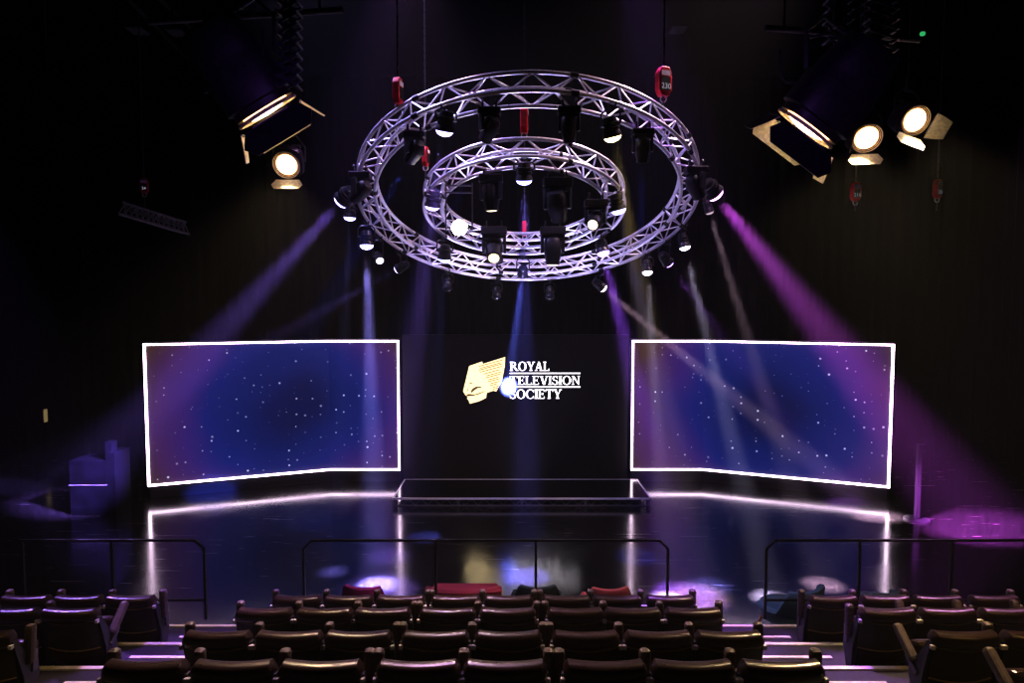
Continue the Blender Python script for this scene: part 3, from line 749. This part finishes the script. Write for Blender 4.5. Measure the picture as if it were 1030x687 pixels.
# ------------------------------------------------------------------ studio fresnel lamps with barn doors
def fresnel(c, axis, up, r, label, power=0, cone=50, target=None, lens_c=(1, .82, .5), ls=14, leaf=(1, 1, 1, 1), open_=(.55, .55, .55, .55), body=2.0, glow=0, hang=2.0):
    """c = lens centre, axis = throw direction; leaf order: right, top, left, bottom"""
    c = V(c); a = V(axis).normalized(); R = frame(a, up); t = thing('studio_lamp', label, 'studio lamp', c, 0, 'studio lamps with barn doors')
    b = body * r
    MB().lathe([(-b, r * .75), (-b + .02, r * .95), (-b * .62, r * 1.12), (-b * .55, r * 1.12), (-b * .5, r * 1.2), (-r * .35, r * 1.2), (-r * .3, r * 1.06), (-r * .06, r * 1.06), (-r * .06, r * .9), (-r * .12, r * .85)], (0, 0, 0), R, 24, .55).build('housing', 'barn', t, smooth=True)
    mb = MB()
    for k in range(9):      # cooling fins along the top of the housing
        z = -b * .95 + k * b * .045
        for s in (-1, 1): mb.box(R @ V((s * r * .5, r * 1.03, z)), (r * .8, r * .22, .008), R)
    mb.build('cooling_fins', 'barn', t)
    MB().lathe([(0, r * .86), (r * .1, r * .8), (r * .2, r * .5), (r * .24, r * .15)], a * (-r * .1), R, 24).build('lens', radial((1, .90, .66), (.55, .20, .025), ls * .3, r * .9), t, smooth=True)
    mb = MB(); pts = [R @ V((r * 1.08 * math.cos(2 * PI * k / 40), r * 1.08 * math.sin(2 * PI * k / 40), r * .06)) for k in range(40)]
    mb.tube(pts, r * .05, 8, True)
    pts = [R @ V((r * .96 * math.cos(2 * PI * k / 40), r * .96 * math.sin(2 * PI * k / 40), -.0)) for k in range(40)]
    mb.tube(pts, r * .03, 8, True); mb.build('lens_ring', 'inner', t, smooth=True)
    for k in range(4):
        if not leaf[k]: continue
        ang = k * PI / 2; ca, sa = math.cos(ang), math.sin(ang)
        out = R @ V((ca, sa, 0)); tan = R @ V((-sa, ca, 0)); dd = (a * math.cos(open_[k]) + out * math.sin(open_[k])).normalized()
        h0 = out * r * 1.14 + a * r * .30
        q = MB(); w0, w1, ln = r * .95, r * (1.25 if k % 2 else .8), r * 1.25 * leaf[k]
        nn = dd.cross(tan).normalized()
        for sg, m in ((1, 'barn'), (-1, 'inner')):
            off = nn * .004 * sg * (1 if nn.dot(out) > 0 else -1)
            q = MB(); P = [h0 - tan * w0, h0 + tan * w0, h0 + dd * ln * .55 + tan * w1 * 1.02, h0 + dd * ln + tan * w1 * .8, h0 + dd * ln - tan * w1 * .8, h0 + dd * ln * .55 - tan * w1 * 1.02]
            q.prism([(0, 0)], (0, 0, 0), Matrix.Identity(3), 0) if 0 else None
            va = [q.bm.verts.new(p_ + off) for p_ in P]; vb = [q.bm.verts.new(p_ + off * .1) for p_ in P]
            q.face(va); q.face(vb[::-1])
            for i in range(6): q.face([va[i], va[(i + 1) % 6], vb[(i + 1) % 6], vb[i]])
            if sg == 1: leafo = q.build('barn_door', m, t)
            else: q.build('inner_face', m, leafo)
        MB().cyl(h0 - tan * w0 * .7, h0 + tan * w0 * .7, r * .045).build('hinge', 'bracket', leafo)
    # yoke and hanger
    x = R @ V((1, 0, 0)); ctr = a * (-b * .45)
    top = ctr + V((0, 0, r * 2.1))
    mb = MB(); mb.tube([ctr + x * r * 1.3, ctr + x * r * 1.32 + V((0, 0, r * 1.2)), top + x * r * .6, top, top - x * r * .6, ctr - x * r * 1.32 + V((0, 0, r * 1.2)), ctr - x * r * 1.3], r * .07, 8); mb.build('yoke', 'bracket', t, smooth=True)
    mb = MB(); mb.cyl(top, top + V((0, 0, hang)), .022); mb.cyl(top, top + V((0, 0, .14)), .04); mb.build('hanger_pole', 'barn', t, smooth=True)
    if power: spot(c + a * (r * .35), (V(target) if target is not None else c + a * 5), (1, .74, .42), power, cone, .6, r * .6)
    return t, c + top
# big lamps aimed at the stage, seen from behind
fresnel(at(268, 111, 5.2), (.48, .36, -.80), (-.55, .35, .75), .235, 'large black studio lamp at upper left with barn doors, aimed at the stage', 90, 40, None, ls=50, body=3.0, open_=(.5, .5, .5, .5), leaf=(.72, .72, .72, .72))
fresnel(at(811, 128, 5.2), (-.55, .36, -.75), (.5, .35, .75), .235, 'large black studio lamp at upper right with barn doors, aimed at the stage', 90, 40, None, ls=50, body=3.0, open_=(.5, .5, .5, .5), leaf=(.72, .72, .72, .72))
# small lit lamps facing the seats
fresnel(at(288, 166, 6.6), (.02, -1, -.55), (0, 0, 1), .125, 'small lit warm studio lamp below the large upper left lamp', 700, 75, (-1.5, 3.5, .5), leaf=(0, 0, 0, .75), open_=(.2, .6, .2, .55), ls=30, hang=2.6)
fresnel(at(872, 139, 6.4), (-.12, -1, -.62), (0, 0, 1), .13, 'left one of the two lit warm studio lamps at upper right', 850, 80, (1.2, 4.2, .5), leaf=(0, 0, .8, .75), open_=(.25, .6, .35, .6), ls=30, hang=2.6)
fresnel(at(921, 121, 6.4), (.05, -1, -.42), (.28, 0, 1), .13, 'right one of the two lit warm studio lamps at upper right', 800, 80, (4.2, 4.0, .5), leaf=(1.0, 0, 0, .9), open_=(.75, .6, .3, .65), ls=30, hang=2.4)

# pantograph hangers (scissor lattices) and lighting bars above
def lattice(p0, p1, w, n, label):
    p0, p1 = V(p0), V(p1); t = thing('pantograph_hanger', label, 'hanger', p1, 0, 'scissor hangers for studio lamps'); mb = MB()
    for y in (-.05, .05):
        for k in range(n):
            a = p0.lerp(p1, k / n) - p1; b = p0.lerp(p1, (k + 1) / n) - p1
            mb.box((a + b) / 2 + V((0, y, 0)), (.008, .02, math.hypot(w, (b - a).length)), frame((w, 0, (b - a).z))); mb.box((a + b) / 2 + V((0, y + .02, 0)), (.008, .02, math.hypot(w, (b - a).length)), frame((-w, 0, (b - a).z)))
    for k in range(n + 1):
        a = p0.lerp(p1, k / n) - p1
        for s in (-1, 1): mb.cyl(a + V((s * w / 2, -.07, 0)), a + V((s * w / 2, .07, 0)), .01, n=6)
    mb.build('scissor_arms', 'spring', t)
    return t
lattice(at(291, -40, 5.0), at(291, 88, 5.0), .15, 12, 'violet-lit scissor lattice hanger beside the large upper left lamp')
lattice(at(888, -60, 5.4), at(884, 72, 5.4), .24, 13, 'dark scissor lattice hanger above the upper right lamps')
lattice(at(845, -60, 5.6), at(843, 42, 5.6), .20, 10, 'thin scissor lattice hanger directly above the large upper right lamp')
def bar(px0, py0, px1, py1, Y0_, Y1_, r, m, label):
    a, b = at(px0, py0, Y0_), at(px1, py1, Y1_); c = (a + b) / 2
    t = thing('lighting_bar', label, 'bar', c); MB().cyl(a - c, b - c, r).build('tube', m, t, True)
    for k in (.12, .88):
        q = a.lerp(b, k)
        if q.z < ZC - .2: MB().cyl(q - c, V((q.x, q.y, ZC)) - c, .01, n=6).build('drop_rod', 'cable', t)
    return t
bar(150, 22, 345, 10, 5.3, 5.3, .025, 'bracket', 'horizontal lighting bar crossing above the large upper left lamp')
bar(770, 28, 925, 40, 5.6, 5.6, .025, 'bracket', 'horizontal lighting bar crossing above the upper right lamps')
bar(-12, 38, 56, 71, 9.0, 8.0, .02, 'grid', 'thin sloping green-grey bar at the top left corner')
for i, (x0, y0, x1, y1) in enumerate(((110, -20, 190, 60), (140, -20, 225, 58))):
    bar(x0, y0, x1, y1, 8.6, 12.5, .03, 'grid', ('left', 'right')[i] + ' one of two parallel ceiling grid bars at upper left')
def cable(pts, label, Y):
    P = [at(x, y, Y) for x, y in pts]; c = P[0].copy(); Q = []
    for i in range(len(P) - 1):
        p0, p1, p2, p3 = P[max(i - 1, 0)], P[i], P[i + 1], P[min(i + 2, len(P) - 1)]
        for k in range(6):
            s = k / 6; Q.append(.5 * ((2 * p1) + (p2 - p0) * s + (2 * p0 - 5 * p1 + 4 * p2 - p3) * s * s + (3 * p1 - p0 - 3 * p2 + p3) * s ** 3) - c)
    Q.append(P[-1] - c)
    return tag(MB().tube(Q, .011, 6).build('power_cable', 'cable', None, True, loc=c), label, 'cable')
cable([(209, 30), (212, 20), (222, 14), (238, 12), (250, 16), (258, 8)], 'looped cable over the large upper left lamp', 5.1)
cable([(264, 30), (264, 60), (262, 78), (250, 86), (234, 88)], 'power cable drooping across the large upper left lamp', 4.9)
cable([(785, 50), (785, 72), (790, 82), (800, 84)], 'power cable looped at left of the large upper right lamp', 5.0)
cable([(815, 38), (835, 34), (852, 42), (858, 56)], 'cable arched over the large upper right lamp', 5.1)
# small marks of light on the ceiling grid: work-light panels
for px, py, Y, lab in ((138, 31, 11, 'dim ceiling panel at upper left, the left one'), (178, 33, 11, 'dim ceiling panel at upper left, the right one'), (682, 30, 11, 'dim ceiling panel right of the ring chains')):
    p = at(px, py, Y); tag(MB().box((0, 0, 0), (.26, .30, .02)).build('ceiling_panel', 'bracket', None, loc=p), lab, 'panel')

# ------------------------------------------------------------------ left cabinet stack, right stand, glow from a door gap
p = fl(88, 519); t = thing('equipment_cabinet', 'blue-lit black equipment cabinet standing on the stage at far left', 'cabinet', (p.x, p.y + .35, 0))
h = at(88, 464, p.y).z; w = .72
MB().box((0, 0, h * .27), (w, .6, h * .54)).build('lower_case', 'case', t, bevel=.01); MB().box((0, 0, h * .78), (w, .6, h * .44)).build('upper_case', 'case', t, bevel=.01)
MB().box((0, 0, h * .553), (w + .02, .62, .02)).build('edge_trim', 'bracket', t)
p = fl(111, 519); t = thing('scenery_flat', 'narrow blue-speckled upright panel beside the equipment cabinet', 'panel', (p.x, p.y + .3, 0))
h = at(108, 456, p.y).z; MB().box((0, 0, h / 2), (.17, .5, h)).build('panel', 'case', t); MB().box((-.06, -.1, h + .1), (.12, .2, .2)).build('top_block', 'case', t)
p = fl(922, 523); t = thing('light_stand', 'thin dark upright stand at right of the right screen', 'stand', (p.x, p.y, 0)); h = at(922, 450, p.y).z
MB().box((0, 0, h / 2 + .02), (.07, .07, h)).build('post', 'rail', t)
MB().cyl((0, 0, 0), (0, 0, .03), .22, n=24).build('base', 'rail', t)
MB().box((0, -.05, h), (.12, .1, .14)).build('head', 'rail', t)
p = at(46, 418, 16.82); tag(MB().box((0, 0, 0), (.03, .12, .34)).build('door_gap_glow', em((1, .75, .35), .25), None, loc=p), 'tiny dim amber door-gap glow on the dark left of the stage', 'light')  # glowing strip stands in for light through a door gap
p = at(928, 34, 9); t = thing('indicator_light', 'tiny green indicator light on a thin rod at upper right', 'light', p)
MB().lathe([(-.04, .02), (-.02, .03), (.02, .03), (.03, .02)], (0, 0, 0), frame((0, -1, -.4)), 10).build('lamp', em((.1, 1, .35), .5), t, smooth=True)
MB().cyl((0, .04, 0), (0, .04, ZC - p.z), .012, n=6).build('drop_rod', 'cable', t)

# ------------------------------------------------------------------ unseen spots without fixtures, added for rings, lamp doors, aisles and seats
spot((-3.6, 8.0, 9.7), RINGS['O'][0] + V((-.6, 0, 0)), (.48, .42, 1.0), 2600, 60, .5, .3)  # added pair of fill spots to brighten the truss rings
spot((4.0, 8.0, 9.7), RINGS['O'][0] + V((.6, 0, 0)), (1.0, .70, .82), 2600, 60, .5, .3)
spot((0.2, 11.0, .6), RINGS['O'][0] + V((0, .3, 0)), (.62, .55, 1.0), 1100, 50, .5, .3)  # added uplight above the stage floor for the truss undersides
spot((-1.2, 8.8, 9.8), (-2.95, 6.0, .6), (.38, .16, 1.0), 6500, 15, .4, .1)
spot((1.4, 8.8, 9.8), (2.45, 6.0, .6), (.42, .15, 1.0), 8500, 17, .4, .1)
spot((0.3, .8, 5.0), at(262, 115, 5.2), (.40, .16, 1.0), 150, 16, .6, .2)  # added violet pair to tint the large lamps and their barn doors
spot((0.3, .8, 5.0), at(820, 120, 5.2), (.42, .16, 1.0), 150, 16, .6, .2)
spot((-8.5, 9.0, 7.6), (-4.2, 5.8, .7), (.46, .26, 1.0), 3600, 20, .5, .2)
spot((8.0, 9.5, 7.8), (4.5, 5.8, .7), (.9, .40, .85), 2400, 20, .5, .2)
spot((-1.5, 9.5, 9.7), (-.6, 5, .8), (.78, .42, .85), 2600, 34, .6, .2)
spot((-6, 1.0, 8.0), (-4.5, 6.0, .4), (1.0, .66, .2), 300, 26, .6, .2)
spot((7, 1.0, 8.0), (3.8, 5.6, .5), (1.0, .62, .18), 380, 30, .6, .2)

w = bpy.data.worlds.new('world'); bpy.context.scene.world = w; w.use_nodes = True
nt = w.node_tree; nt.nodes['Background'].inputs['Color'].default_value = (.0, .0, .0, 1); nt.nodes['Background'].inputs['Strength'].default_value = 0
vs = nt.nodes.new('ShaderNodeVolumeScatter'); vs.inputs['Density'].default_value = .0024; vs.inputs['Anisotropy'].default_value = .2
nt.links.new(vs.outputs['Volume'], nt.nodes['World Output'].inputs['Volume'])
sc = bpy.context.scene
sc.view_settings.view_transform = 'Standard'; sc.view_settings.look = 'None'; sc.view_settings.exposure = 0; sc.view_settings.gamma = .80
sc.cycles.use_denoising = True; sc.cycles.max_bounces = 5; sc.cycles.volume_bounces = 0; sc.cycles.diffuse_bounces = 2; sc.cycles.glossy_bounces = 3
sc.cycles.sample_clamp_indirect = 4
